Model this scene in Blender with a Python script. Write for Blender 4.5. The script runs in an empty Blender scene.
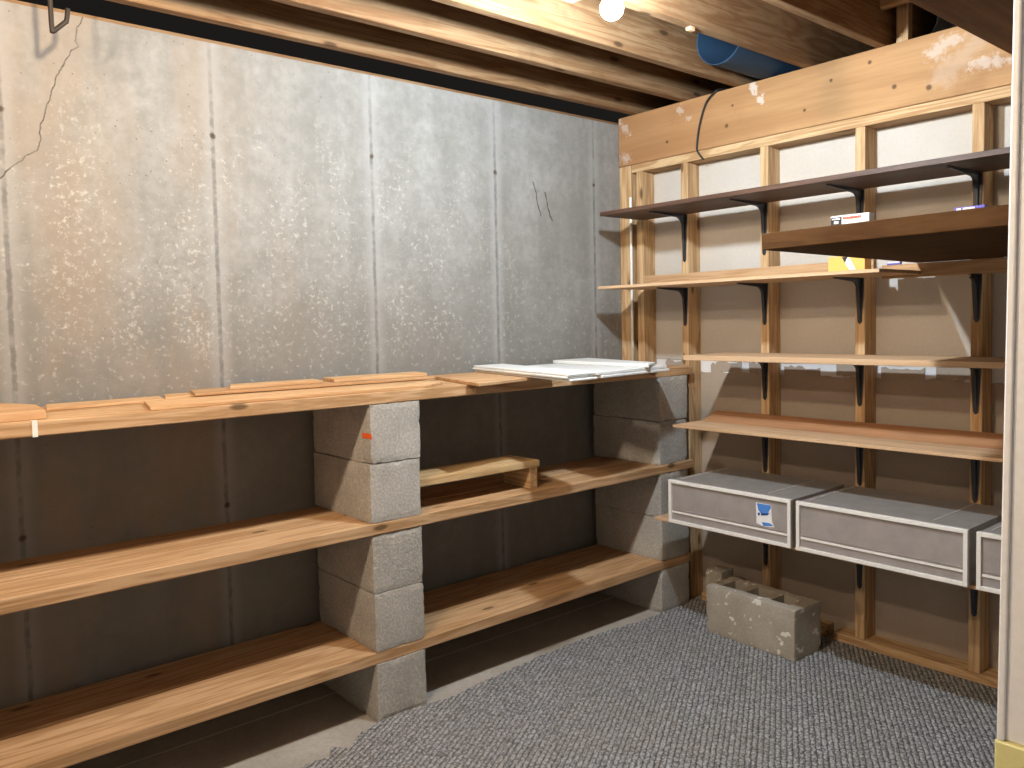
import bpy, bmesh, math, random
from mathutils import Vector, Matrix
C = bpy.context
S = C.scene
COL = S.collection
random.seed(7)

# ------------------------------------------------------------------ camera, world, exposure
cam_d = bpy.data.cameras.new('camera')
cam = bpy.data.objects.new('camera', cam_d)
COL.objects.link(cam)
yaw, pitch, roll = 0.8803, -0.0517, -0.0223
fw = Vector((math.cos(yaw) * math.cos(pitch), math.sin(yaw) * math.cos(pitch), math.sin(pitch)))
rt = Vector((math.sin(yaw), -math.cos(yaw), 0))
up = rt.cross(fw)
r2 = rt * math.cos(roll) + up * math.sin(roll)
u2 = -rt * math.sin(roll) + up * math.cos(roll)
M = Matrix(((r2.x, u2.x, -fw.x, -3.0361), (r2.y, u2.y, -fw.y, -2.7013), (r2.z, u2.z, -fw.z, 1.303), (0, 0, 0, 1)))
cam.matrix_world = M
cam_d.sensor_width = 36
cam_d.lens = 811.75 / 1024 * 36
cam_d.shift_x = 15.35 / 1024
cam_d.shift_y = -20.55 / 1024
cam_d.clip_start = 0.02
S.camera = cam

W = bpy.data.worlds.new('world')
S.world = W
W.use_nodes = True
W.node_tree.nodes['Background'].inputs[0].default_value = (1, 0.9, 0.8, 1)
W.node_tree.nodes['Background'].inputs[1].default_value = 0.012
S.view_settings.view_transform = 'Standard'
S.view_settings.look = 'None'
S.view_settings.exposure = 0.0
S.view_settings.gamma = 1
S.view_settings.use_curve_mapping = False

# the three bare bulbs hang in a row under the joists: the cool one in the picture, two warm ones further left
BULBS = [((-1.315, -1.152, 2.160), (0.76, 0.89, 1.0), 2350, 'bare glowing cool-white bulb in a porcelain socket under the joists'),
         ((-2.52, -1.2, 2.195), (1.0, 0.79, 0.56), 1480, 'warm bulb in a porcelain socket over the left end of the plank shelves'),
         ((-3.35, -1.25, 2.195), (1.0, 0.82, 0.64), 1250, 'warm bulb in a porcelain socket farthest from the stud wall')]


# ------------------------------------------------------------------ node helpers
class NT:
    def __init__(s, name):
        s.m = bpy.data.materials.new(name)
        s.m.use_nodes = True
        s.t = s.m.node_tree
        s.b = s.t.nodes['Principled BSDF']
        s.out = s.t.nodes['Material Output']

    def n(s, typ, **kw):
        x = s.t.nodes.new(typ)
        for k, v in kw.items():
            setattr(x, k, v)
        return x

    def l(s, a, b):
        s.t.links.new(a, b)

    def val(s, sock, v):
        if hasattr(v, 'node'):
            s.l(v, sock)
        elif isinstance(v, (tuple, list)) and len(v) == 3 and sock.type == 'RGBA':
            sock.default_value = (*v, 1)
        else:
            sock.default_value = v

    def math(s, op, a, b=0.0, c=0.0, clamp=False):
        x = s.n('ShaderNodeMath', operation=op, use_clamp=clamp)
        for i, v in enumerate((a, b, c)):
            s.val(x.inputs[i], v)
        return x.outputs[0]

    def vmath(s, op, a, b=(0, 0, 0)):
        x = s.n('ShaderNodeVectorMath', operation=op)
        s.val(x.inputs[0], a)
        s.val(x.inputs[1], b)
        return x.outputs['Value'] if op in ('DOT_PRODUCT', 'LENGTH', 'DISTANCE') else x.outputs[0]

    def mix(s, f, a, b, mode='MIX'):
        x = s.n('ShaderNodeMix', data_type='RGBA', blend_type=mode)
        s.val(x.inputs[0], f)
        s.val(x.inputs[6], a)
        s.val(x.inputs[7], b)
        return x.outputs[2]

    def noise(s, vec, scale, detail=4, rough=0.6, dist=0.0):
        x = s.n('ShaderNodeTexNoise')
        s.l(vec, x.inputs['Vector'])
        x.inputs['Scale'].default_value = scale
        x.inputs['Detail'].default_value = detail
        x.inputs['Roughness'].default_value = rough
        x.inputs['Distortion'].default_value = dist
        return x.outputs[0]

    def vor(s, vec, scale, feature='F1'):
        x = s.n('ShaderNodeTexVoronoi', feature=feature)
        s.l(vec, x.inputs['Vector'])
        x.inputs['Scale'].default_value = scale
        return x.outputs[0]

    def ramp(s, f, lo, hi, a=0.0, b=1.0):
        x = s.n('ShaderNodeMapRange', interpolation_type='SMOOTHSTEP')
        s.val(x.inputs[0], f)
        for i, v in enumerate((lo, hi, a, b)):
            x.inputs[i + 1].default_value = v
        return x.outputs[0]

    def coords(s, rand=True):
        tc = s.n('ShaderNodeTexCoord').outputs['Object']
        if not rand:
            return tc
        oi = s.n('ShaderNodeObjectInfo').outputs['Random']
        k = s.math('MULTIPLY', oi, 37.0)
        cx = s.n('ShaderNodeCombineXYZ')
        s.l(k, cx.inputs[0]); s.l(s.math('MULTIPLY', oi, 91.0), cx.inputs[1]); s.l(s.math('MULTIPLY', oi, 53.0), cx.inputs[2])
        return s.vmath('ADD', tc, cx.outputs[0])

    def mapping(s, vec, scale, rot=(0, 0, 0)):
        x = s.n('ShaderNodeMapping')
        s.l(vec, x.inputs[0])
        x.inputs['Scale'].default_value = scale
        x.inputs['Rotation'].default_value = rot
        return x.outputs[0]

    def sep(s, vec):
        x = s.n('ShaderNodeSeparateXYZ')
        s.l(vec, x.inputs[0])
        return x.outputs

    def bump(s, h, strength, dist=0.002):
        x = s.n('ShaderNodeBump')
        x.inputs['Strength'].default_value = strength
        x.inputs['Distance'].default_value = dist
        s.l(h, x.inputs['Height'])
        s.l(x.outputs[0], s.b.inputs['Normal'])

    def base(s, c, rough=0.7, spec=0.3, metal=0.0):
        s.val(s.b.inputs['Base Color'], c)
        s.val(s.b.inputs['Roughness'], rough)
        s.b.inputs['Specular IOR Level'].default_value = spec
        s.b.inputs['Metallic'].default_value = metal
        return s.m


def plain(name, c, rough=0.6, spec=0.3, metal=0.0):
    t = NT(name)
    v = t.noise(t.coords(), 60, 3)
    col = t.mix(t.ramp(v, 0.3, 0.7, 0.0, 0.12), c, tuple(x * 0.6 for x in c))
    return t.base(col, rough, spec, metal)


def wood(name, axis, light, dark, knots=0.5, rough=0.75, ring=1.0, spec=0.2, stain=0.0):
    """sawn lumber with the grain running along one local axis"""
    t = NT(name)
    v = t.coords()
    sc = [16.0, 16.0, 16.0]
    sc[axis] = 0.9
    st = t.mapping(v, sc)
    n1 = t.noise(st, 1.0, 5, 0.55, 0.6)
    rings = t.math('FRACT', t.math('MULTIPLY', n1, 7.0 * ring))
    rings = t.math('MULTIPLY', t.math('ABSOLUTE', t.math('SUBTRACT', rings, 0.5)), 2.0)
    sc2 = [170.0, 170.0, 170.0]
    sc2[axis] = 5.0
    fib = t.noise(t.mapping(v, sc2), 1.0, 3, 0.6)
    big = t.noise(v, 2.2, 2)
    f = t.math('ADD', t.math('MULTIPLY', rings, 0.38), t.math('MULTIPLY', fib, 0.34))
    f = t.math('ADD', f, t.math('MULTIPLY', big, 0.42))
    f = t.ramp(f, 0.32, 0.80)
    col = t.mix(f, dark, light)
    if knots > 0:
        o1, o2 = [k for k in range(3) if k != axis]
        q = t.sep(v)
        kc = t.n('ShaderNodeCombineXYZ')
        t.l(t.math('MULTIPLY', q[axis], 3.4), kc.inputs[0])
        t.l(t.math('MULTIPLY', t.math('SUBTRACT', q[o1], q[o2]), 10.0), kc.inputs[1])
        kv = t.n('ShaderNodeTexVoronoi', voronoi_dimensions='2D')
        t.l(kc.outputs[0], kv.inputs['Vector'])
        kv.inputs['Scale'].default_value = 1.0
        pick = t.ramp(t.sep(kv.outputs['Color'])[0], 1.0 - 0.5 * knots, 1.0 - 0.5 * knots + 0.02)
        kd = t.math('ADD', kv.outputs['Distance'], t.math('MULTIPLY', fib, 0.05))
        k = t.math('MULTIPLY', t.ramp(kd, 0.08, 0.15, 1.0, 0.0), pick)
        halo = t.math('MULTIPLY', t.ramp(kd, 0.08, 0.3, 0.35, 0.0), pick)
        col = t.mix(halo, col, dark)
        col = t.mix(t.math('MULTIPLY', k, 0.85), col, tuple(c * 0.28 for c in dark))
    if stain > 0:
        sn = t.ramp(t.noise(v, 5.5, 4, 0.65), 0.52, 0.72, 0, stain)
        col = t.mix(sn, col, tuple(c * 0.5 for c in dark))
    t.bump(t.math('ADD', t.math('MULTIPLY', fib, 0.7), t.math('MULTIPLY', rings, 0.3)), 0.25, 0.0015)
    return t.base(col, rough, spec)


PINE_L, PINE_D = (0.60, 0.42, 0.235), (0.40, 0.23, 0.105)
pine = [wood('pine lumber %s' % 'xyz'[a], a, PINE_L, PINE_D, 0.5) for a in range(3)]
PL_L, PL_D = (0.56, 0.36, 0.20), (0.37, 0.205, 0.09)
plank_m = wood('shelf plank lumber', 0, PL_L, PL_D, 0.55, 0.65, 1.0, 0.25)
joist_m = wood('joist lumber', 0, (0.26, 0.158, 0.08), (0.175, 0.086, 0.036), 0.4, stain=0.35)
thin_m = wood('thin pine board', 0, (0.60, 0.39, 0.21), (0.46, 0.26, 0.12), 0.15)
ply_m = wood('plywood panel', 0, (0.55, 0.34, 0.18), (0.42, 0.235, 0.11), 0.0, ring=0.5)
ply_y = wood('shelf plywood', 1, (0.58, 0.39, 0.235), (0.45, 0.285, 0.16), 0.0, ring=0.5)
strip_y = wood('pale strip lumber', 1, (0.52, 0.34, 0.19), (0.40, 0.235, 0.12), 0.2)
red_y = wood('reddish strip lumber', 1, (0.46, 0.24, 0.12), (0.33, 0.155, 0.07), 0.0, ring=0.5)
dark_y = wood('dark stained board', 1, (0.10, 0.052, 0.034), (0.055, 0.027, 0.017), 0.0, 0.5, 0.6, 0.3)
slab_m = wood('brown veneer slab', 1, (0.092, 0.044, 0.0155), (0.062, 0.028, 0.010), 0.0, 0.85, 0.8, 0.08)
riser_m = wood('pale pine riser', 0, (0.60, 0.42, 0.22), (0.45, 0.28, 0.125), 0.1)
soffit_m = wood('brown plywood soffit', 0, (0.22, 0.11, 0.045), (0.15, 0.07, 0.03), 0.0, ring=0.4)
subfloor_m = wood('subfloor sheathing', 1, (0.30, 0.17, 0.08), (0.20, 0.10, 0.045), 0.2)


def seg_dist(t, X, Z, a, b):
    """distance in the wall plane from a point to the segment a-b"""
    dx, dz = b[0] - a[0], b[1] - a[1]
    L2 = dx * dx + dz * dz
    px = t.math('SUBTRACT', X, a[0])
    pz = t.math('SUBTRACT', Z, a[1])
    h = t.math('ADD', t.math('MULTIPLY', px, dx / L2), t.math('MULTIPLY', pz, dz / L2), clamp=True)
    ex = t.math('SUBTRACT', px, t.math('MULTIPLY', h, dx))
    ez = t.math('SUBTRACT', pz, t.math('MULTIPLY', h, dz))
    return t.math('SQRT', t.math('ADD', t.math('MULTIPLY', ex, ex), t.math('MULTIPLY', ez, ez)))


def poly_dist(t, X, Z, pts):
    d = None
    for a, b in zip(pts, pts[1:]):
        s = seg_dist(t, X, Z, a, b)
        d = s if d is None else t.math('MINIMUM', d, s)
    return d


def concrete_wall():
    t = NT('poured concrete')
    v = t.coords(False)
    x, y, z = t.sep(v)
    cloud = t.noise(v, 1.6, 4, 0.6)
    fine = t.noise(v, 28, 5, 0.65)
    streak = t.noise(t.mapping(v, (9, 9, 0.9)), 1.0, 4, 0.6)
    col = t.mix(t.ramp(cloud, 0.3, 0.7), (0.235, 0.225, 0.205), (0.315, 0.305, 0.285))
    col = t.mix(t.ramp(streak, 0.35, 0.7, 0, 0.45), col, (0.375, 0.365, 0.345))
    mott = t.noise(v, 9, 5, 0.7)
    col = t.mix(t.ramp(mott, 0.35, 0.65, 0.42, 0.0), col, (0.185, 0.177, 0.16))
    col = t.mix(t.ramp(fine, 0.35, 0.65, 0.3, 0.0), col, (0.165, 0.157, 0.142))
    # the lower part of the panels is darker and greyer
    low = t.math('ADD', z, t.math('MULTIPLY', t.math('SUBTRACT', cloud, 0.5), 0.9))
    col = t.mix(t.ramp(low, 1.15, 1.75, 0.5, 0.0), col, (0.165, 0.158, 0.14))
    warm = t.math('MULTIPLY', t.ramp(t.noise(t.mapping(v, (3.5, 3.5, 1.2)), 1.0, 4, 0.6), 0.42, 0.66), t.ramp(x, -2.2, -1.5, 0.5, 0.0))
    col = t.mix(warm, col, (0.30, 0.235, 0.175))
    # bands of white efflorescence speckle
    zone = t.math('MULTIPLY', t.ramp(z, 1.15, 1.3), t.ramp(z, 1.75, 2.15, 1.0, 0.0))
    zone = t.math('MULTIPLY', zone, t.ramp(x, -1.4, -0.4, 1.0, 0.25))
    spn = t.math('ADD', t.noise(v, 55, 5, 0.72), t.math('MULTIPLY', t.noise(t.mapping(v, (6, 6, 3)), 1.0, 4, 0.65), 0.42))
    sp = t.math('MULTIPLY', t.ramp(spn, 0.755, 0.90), zone)
    col = t.mix(t.math('MULTIPLY', sp, 0.8), col, (0.47, 0.445, 0.395))
    sp2 = t.math('MULTIPLY', t.ramp(t.noise(v, 48, 4, 0.6), 0.56, 0.68), t.math('MULTIPLY', t.ramp(z, 1.25, 1.75, 1.0, 0.0), t.ramp(z, 1.0, 1.1)))
    col = t.mix(t.math('MULTIPLY', sp2, 0.55), col, (0.42, 0.405, 0.37))
    # dark pits
    pit = t.ramp(t.vor(v, 34), 0.05, 0.11, 1.0, 0.0)
    pit = t.math('MULTIPLY', pit, t.ramp(t.noise(v, 5, 3), 0.46, 0.56))
    col = t.mix(t.math('MULTIPLY', pit, 0.7), col, (0.10, 0.095, 0.09))
    # panel seams every two feet with tie marks
    wob = t.math('MULTIPLY', t.math('SUBTRACT', t.noise(t.mapping(v, (1, 1, 6)), 6, 3), 0.5), 0.012)
    xs = t.math('ADD', t.math('SUBTRACT', x, -0.79 - 6096 * 0.0 - 0.6096 * 20), wob)
    k = t.math('FRACT', t.math('ADD', t.math('DIVIDE', xs, 0.6096), 0.5))
    sd = t.math('MULTIPLY', t.math('ABSOLUTE', t.math('SUBTRACT', k, 0.5)), 0.6096)
    brk = t.ramp(t.noise(t.mapping(v, (3, 3, 7)), 3, 3), 0.3, 0.62, 0.18, 0.75)
    brk = t.math('MULTIPLY', brk, t.ramp(z, 1.9, 2.2, 1.0, 0.45))
    halo = t.ramp(sd, 0.008, 0.05, 0.4, 0.0)
    col = t.mix(halo, col, (0.36, 0.352, 0.335))
    seam = t.math('MULTIPLY', t.ramp(sd, 0.003, 0.010, 1.0, 0.0), brk)
    col = t.mix(seam, col, (0.13, 0.125, 0.118))
    for tz in (1.94, 0.70):
        dz = t.math('SUBTRACT', z, tz)
        td = t.math('SQRT', t.math('ADD', t.math('MULTIPLY', dz, dz), t.math('MULTIPLY', sd, sd)))
        td = t.math('ADD', td, t.math('MULTIPLY', fine, 0.012))
        col = t.mix(t.ramp(td, 0.010, 0.020, 0.85, 0.0), col, (0.06, 0.035, 0.022))
    # crack from the sill down to the first seam, and two short scratches
    xw = t.math('ADD', x, t.math('MULTIPLY', t.math('SUBTRACT', t.noise(v, 25, 3), 0.5), 0.02))
    zw = t.math('ADD', z, t.math('MULTIPLY', t.math('SUBTRACT', t.noise(v, 21, 3), 0.5), 0.02))
    crack = [(-2.386, 2.246), (-2.407, 2.21), (-2.414, 2.172), (-2.404, 2.154), (-2.423, 2.141), (-2.467, 2.057), (-2.504, 1.953),
             (-2.522, 1.884), (-2.516, 1.864), (-2.532, 1.833), (-2.607, 1.768), (-2.66, 1.70)]
    cd = poly_dist(t, xw, zw, crack)
    col = t.mix(t.math('MULTIPLY', t.ramp(cd, 0.0006, 0.0032, 0.9, 0.0), t.ramp(mott, 0.3, 0.6, 0.35, 1.0)), col, (0.07, 0.06, 0.05))
    md = t.math('MINIMUM', poly_dist(t, xw, zw, [(-0.571, 1.919), (-0.554, 1.877), (-0.544, 1.82), (-0.527, 1.772)]),
                poly_dist(t, xw, zw, [(-0.499, 1.877), (-0.482, 1.811), (-0.471, 1.776), (-0.453, 1.754)]))
    col = t.mix(t.ramp(md, 0.0012, 0.004, 0.9, 0.0), col, (0.03, 0.03, 0.03))
    h = t.math('SUBTRACT', t.math('ADD', t.math('MULTIPLY', fine, 0.5), t.math('MULTIPLY', cloud, 0.4)), t.math('ADD', seam, t.math('MULTIPLY', pit, 0.5)))
    t.bump(h, 0.35, 0.004)
    return t.base(col, 0.9, 0.15)


def concrete_floor():
    t = NT('concrete floor slab')
    v = t.coords(False)
    x, y, z = t.sep(v)
    col = t.mix(t.ramp(t.noise(v, 3, 5), 0.3, 0.7), (0.34, 0.31, 0.27), (0.46, 0.43, 0.385))
    col = t.mix(t.ramp(t.noise(v, 60, 4), 0.4, 0.7, 0.0, 0.3), col, (0.24, 0.22, 0.19))
    ln = t.math('ABSOLUTE', t.math('ADD', t.math('ADD', y, 0.142), t.math('MULTIPLY', t.noise(v, 3, 2), 0.012)))
    col = t.mix(t.ramp(ln, 0.002, 0.006, 0.7, 0.0), col, (0.75, 0.72, 0.66))
    t.bump(t.noise(v, 40, 4), 0.2, 0.002)
    return t.base(col, 0.85, 0.2)


def block_mat():
    t = NT('concrete masonry')
    v = t.coords()
    col = t.mix(t.ramp(t.noise(v, 7, 4), 0.3, 0.7), (0.43, 0.405, 0.36), (0.54, 0.51, 0.46))
    col = t.mix(t.ramp(t.noise(v, 120, 3, 0.7), 0.42, 0.68, 0.35, 0.0), col, (0.17, 0.155, 0.135))
    col = t.mix(t.ramp(t.vor(v, 80), 0.08, 0.2, 0.35, 0.0), col, (0.62, 0.60, 0.56))
    h = t.math('ADD', t.noise(v, 130, 4, 0.7), t.math('MULTIPLY', t.vor(v, 95), 0.6))
    t.bump(h, 0.7, 0.003)
    return t.base(col, 0.95, 0.1)


def block_mat_tan():
    t = NT('dusty tan masonry')
    v = t.coords()
    col = t.mix(t.ramp(t.noise(v, 7, 4), 0.3, 0.7), (0.37, 0.33, 0.27), (0.45, 0.41, 0.345))
    col = t.mix(t.ramp(t.noise(v, 140, 3, 0.7), 0.42, 0.68, 0.25, 0.0), col, (0.17, 0.15, 0.125))
    spot = t.math('ADD', t.noise(v, 36, 3), t.math('MULTIPLY', t.noise(v, 9, 2), 0.4))
    col = t.mix(t.ramp(spot, 0.84, 0.88, 0.0, 0.85), col, (0.75, 0.72, 0.66))
    t.bump(t.noise(v, 130, 4, 0.7), 0.55, 0.002)
    return t.base(col, 0.95, 0.1)


def carpet_mat():
    t = NT('grey berber carpet')
    v = t.coords(False)
    a = math.radians(31)
    rv = t.mapping(v, (1, 1, 1), (0, 0, -a))
    wv = t.vmath('ADD', rv, t.vmath('MULTIPLY', t.n('ShaderNodeTexNoise').outputs['Color'], (0, 0, 0)))
    x, y, z = t.sep(wv)
    n = t.math('SUBTRACT', t.noise(v, 55, 4, 0.65), 0.5)
    yy = t.math('ADD', y, t.math('MULTIPLY', n, 0.016))
    rib = t.math('ABSOLUTE', t.math('SINE', t.math('MULTIPLY', yy, math.pi / 0.0165)))
    xx = t.math('ADD', x, t.math('MULTIPLY', n, 0.012))
    row = t.math('FLOOR', t.math('DIVIDE', yy, 0.0165))
    loop = t.math('ABSOLUTE', t.math('SINE', t.math('ADD', t.math('MULTIPLY', xx, math.pi / 0.021), t.math('MULTIPLY', row, 1.57))))
    h = t.math('MULTIPLY', t.math('POWER', rib, 0.7), t.math('ADD', 0.55, t.math('MULTIPLY', loop, 0.45)))
    sp = t.noise(v, 120, 4, 0.75)
    col = t.mix(t.ramp(sp, 0.36, 0.64), (0.125, 0.128, 0.134), (0.52, 0.53, 0.545))
    col = t.mix(t.ramp(t.noise(v, 75, 3), 0.5, 0.68, 0.0, 0.4), col, (0.17, 0.145, 0.115))
    col = t.mix(t.ramp(t.noise(v, 2.5, 3), 0.35, 0.7, 0.0, 0.25), col, (0.30, 0.27, 0.22))
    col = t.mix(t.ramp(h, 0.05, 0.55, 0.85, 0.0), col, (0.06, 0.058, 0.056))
    t.bump(t.math('ADD', h, t.math('MULTIPLY', sp, 0.25)), 1.0, 0.006)
    return t.base(col, 1.0, 0.05)


def beam_mat():
    t = NT('stained beam lumber')
    v = t.coords(False)
    x, y, z = t.sep(v)
    n1 = t.noise(t.mapping(v, (10, 0.8, 10)), 1.0, 5, 0.55, 0.5)
    fib = t.noise(t.mapping(v, (120, 5, 120)), 1.0, 3)
    cl = t.noise(v, 3.5, 4, 0.6)
    col = t.mix(t.ramp(n1, 0.3, 0.7), (0.33, 0.175, 0.075), (0.47, 0.275, 0.125))
    col = t.mix(t.ramp(fib, 0.3, 0.7, 0.2, 0.0), col, (0.25, 0.12, 0.045))
    col = t.mix(t.ramp(cl, 0.5, 0.75, 0, 0.45), col, (0.27, 0.13, 0.055))
    col = t.mix(t.ramp(y, -0.9, -0.3, 0.0, 0.4), col, (0.36, 0.17, 0.075))
    for (py, pz, r) in ((-0.62, 2.12, 0.012), (-1.09, 2.20, 0.009), (-1.33, 2.12, 0.012), (-0.98, 2.11, 0.009), (-0.30, 2.11, 0.01), (-1.24, 2.23, 0.01),
                        (-1.45, 2.09, 0.014), (-0.65, 2.20, 0.008)):
        dd = t.math('SQRT', t.math('ADD', t.math('POWER', t.math('SUBTRACT', y, py), 2.0), t.math('POWER', t.math('SUBTRACT', z, pz), 2.0)))
        col = t.mix(t.ramp(dd, r * 0.4, r, 0.8, 0.0), col, (0.06, 0.03, 0.015))
    nn = t.math('MULTIPLY', t.math('SUBTRACT', t.noise(v, 26, 6, 0.75), 0.5), 0.15)
    for (a, b, r, s) in (((-1.46, 2.20), (-1.53, 2.23), 0.035, 0.5), ((-1.60, 2.13), (-1.68, 2.12), 0.03, 0.5), ((-1.50, 2.12), (-1.60, 2.2), 0.06, 0.22), ((-0.748, 2.262), (-0.795, 2.18), 0.014, 0.7), ((-0.02, 2.25), (-0.07, 2.20), 0.02, 0.5),
                         ((-0.02, 2.07), (-0.07, 2.07), 0.022, 0.5), ((-0.37, 2.25), (-0.42, 2.19), 0.014, 0.45)):
        d = t.math('ADD', seg_dist(t, y, z, a, b), nn)
        col = t.mix(t.ramp(d, r * 0.2, r, s, 0.0), col, (0.60, 0.54, 0.48))
    t.bump(t.math('ADD', fib, n1), 0.2, 0.0015)
    return t.base(col, 0.7, 0.25)


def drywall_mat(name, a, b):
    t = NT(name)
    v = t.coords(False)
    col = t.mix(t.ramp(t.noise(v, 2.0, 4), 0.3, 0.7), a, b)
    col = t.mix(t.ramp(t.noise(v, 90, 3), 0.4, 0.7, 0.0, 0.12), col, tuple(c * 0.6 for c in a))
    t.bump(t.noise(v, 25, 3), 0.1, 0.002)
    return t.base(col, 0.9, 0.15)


def frosted(name, c, tr=0.45, clear=0.12):
    t = NT(name)
    v = t.coords()
    col = t.mix(t.ramp(t.noise(v, 20, 3), 0.3, 0.7), c, tuple(x * 0.88 for x in c))
    t.base(col, 0.45, 0.4)
    tl = t.n('ShaderNodeBsdfTranslucent')
    t.l(col, tl.inputs[0])
    m1 = t.n('ShaderNodeMixShader'); m1.inputs[0].default_value = tr
    t.l(t.b.outputs[0], m1.inputs[1]); t.l(tl.outputs[0], m1.inputs[2])
    tp = t.n('ShaderNodeBsdfTransparent')
    m2 = t.n('ShaderNodeMixShader'); m2.inputs[0].default_value = clear
    t.l(m1.outputs[0], m2.inputs[1]); t.l(tp.outputs[0], m2.inputs[2])
    t.l(m2.outputs[0], t.out.inputs[0])
    return t.m


def glow(name, c, s):
    t = NT(name)
    t.base((1, 1, 1), 0.4)
    t.b.inputs['Emission Color'].default_value = (*c, 1)
    t.b.inputs['Emission Strength'].default_value = s
    return t.m


conc_m, floor_m, block_m, tan_m, carpet_m, beam_m = concrete_wall(), concrete_floor(), block_mat(), block_mat_tan(), carpet_mat(), beam_mat()
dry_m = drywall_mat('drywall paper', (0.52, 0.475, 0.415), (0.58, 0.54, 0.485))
dry_shade = drywall_mat('lower drywall paper with painted shade', (0.37, 0.30, 0.235), (0.42, 0.345, 0.275))  # same kraft paper as the upper sheet, shade painted into its colour
gyp_m = plain('torn white gypsum', (0.75, 0.74, 0.73), 0.95, 0.1)
plaster_m = drywall_mat('white wall paint', (0.74, 0.72, 0.68), (0.78, 0.76, 0.72))
white_m = plain('white painted board', (0.78, 0.78, 0.76), 0.55, 0.3)
whitepost_m = plain('white painted post', (0.88, 0.90, 0.93), 0.45, 0.35)
whiteplastic = plain('white plastic', (0.80, 0.78, 0.74), 0.4, 0.4)
frost_m = frosted('frosted plastic sides', (0.80, 0.77, 0.74), 0.78, 0.3)
frost_t = frosted('frosted plastic top', (0.58, 0.545, 0.515), 0.5, 0.22)
frost_r = frosted('frosted plastic ridge', (0.78, 0.75, 0.72), 0.3, 0.0)
frostp_m = frosted('frosted drawer front', (0.52, 0.475, 0.46), 0.35, 0.08)
steel_m = plain('dark bracket steel', (0.045, 0.05, 0.06), 0.4, 0.5, 0.5)
rod_m = plain('white enamelled rod', (0.85, 0.84, 0.80), 0.25, 0.5)
black_m = plain('black rubber', (0.015, 0.014, 0.013), 0.5, 0.4)
hook_m = plain('dark hook steel', (0.035, 0.027, 0.02), 0.6, 0.3, 0.2)
yellow_m = plain('yellow foam', (0.82, 0.78, 0.38), 0.9, 0.1)
orange_m = plain('orange paint', (0.75, 0.13, 0.03), 0.8, 0.1)
blue_m = plain('blue print', (0.08, 0.24, 0.66), 0.5, 0.3)
navy_m = plain('navy print', (0.01, 0.05, 0.22), 0.5, 0.3)
paper_m = plain('white paper', (0.82, 0.82, 0.82), 0.6, 0.2)
blackp_m = plain('black print', (0.03, 0.03, 0.035), 0.6, 0.2)
redp_m = plain('red print', (0.65, 0.12, 0.07), 0.6, 0.2)
amber_m = plain('amber packaging', (0.74, 0.43, 0.10), 0.5, 0.4)
violet_m = plain('violet packaging', (0.12, 0.10, 0.50), 0.4, 0.4)
tape_m = plain('white tape', (0.82, 0.80, 0.74), 0.6, 0.3)
duct_blue = plain('blue duct sleeve', (0.03, 0.065, 0.115), 0.7, 0.15)
duct_grey = plain('galvanised duct', (0.35, 0.35, 0.36), 0.4, 0.5, 0.5)
porcelain_m = plain('white porcelain', (0.8, 0.79, 0.76), 0.3, 0.5)


# ------------------------------------------------------------------ mesh helpers
def bx(bm, x0, x1, y0, y1, z0, z1, mi=0):
    x0, x1 = min(x0, x1), max(x0, x1); y0, y1 = min(y0, y1), max(y0, y1); z0, z1 = min(z0, z1), max(z0, z1)
    v = [bm.verts.new(p) for p in ((x0, y0, z0), (x1, y0, z0), (x1, y1, z0), (x0, y1, z0), (x0, y0, z1), (x1, y0, z1), (x1, y1, z1), (x0, y1, z1))]
    for f in ((0, 3, 2, 1), (4, 5, 6, 7), (0, 1, 5, 4), (1, 2, 6, 5), (2, 3, 7, 6), (3, 0, 4, 7)):
        bm.faces.new([v[i] for i in f]).material_index = mi
    return v


def prism(bm, poly, lo, hi, axis):
    """extrude a 2-D outline along an axis"""
    def P(p, h):
        q = list(p)
        q.insert(axis, h)
        return q
    a = [bm.verts.new(P(p, lo)) for p in poly]
    b = [bm.verts.new(P(p, hi)) for p in poly]
    n = len(poly)
    bm.faces.new(a)
    bm.faces.new(list(reversed(b)))
    for i in range(n):
        bm.faces.new((a[i], b[i], b[(i + 1) % n], a[(i + 1) % n]))
    bmesh.ops.recalc_face_normals(bm, faces=bm.faces[:])


def lathe(bm, prof, n=24, axis='z', cx=0, cy=0, cz=0):
    rings = []
    for r, h in prof:
        ring = []
        for i in range(n):
            a = 2 * math.pi * i / n
            u, w = r * math.cos(a), r * math.sin(a)
            p = (cx + u, cy + w, cz + h) if axis == 'z' else (cx + h, cy + u, cz + w)
            ring.append(bm.verts.new(p))
        rings.append(ring)
    for a, b in zip(rings, rings[1:]):
        for i in range(n):
            bm.faces.new((a[i], a[(i + 1) % n], b[(i + 1) % n], b[i]))
    return rings


def tube(bm, pts, r, n=10, closed=True):
    pts = [Vector(p) for p in pts]
    rings = []
    ref = Vector((0.3, 0.2, 1)).normalized()
    for i, p in enumerate(pts):
        d = (pts[min(i + 1, len(pts) - 1)] - pts[max(i - 1, 0)]).normalized()
        a = d.cross(ref)
        if a.length < 1e-3:
            a = d.cross(Vector((1, 0, 0)))
        a.normalize()
        b = d.cross(a).normalized()
        rings.append([bm.verts.new(p + (a * math.cos(2 * math.pi * k / n) + b * math.sin(2 * math.pi * k / n)) * r) for k in range(n)])
    for a, b in zip(rings, rings[1:]):
        for i in range(n):
            bm.faces.new((a[i], a[(i + 1) % n], b[(i + 1) % n], b[i]))
    if closed:
        bm.faces.new(list(reversed(rings[0])))
        bm.faces.new(rings[-1])
    bmesh.ops.recalc_face_normals(bm, faces=bm.faces[:])


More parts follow.
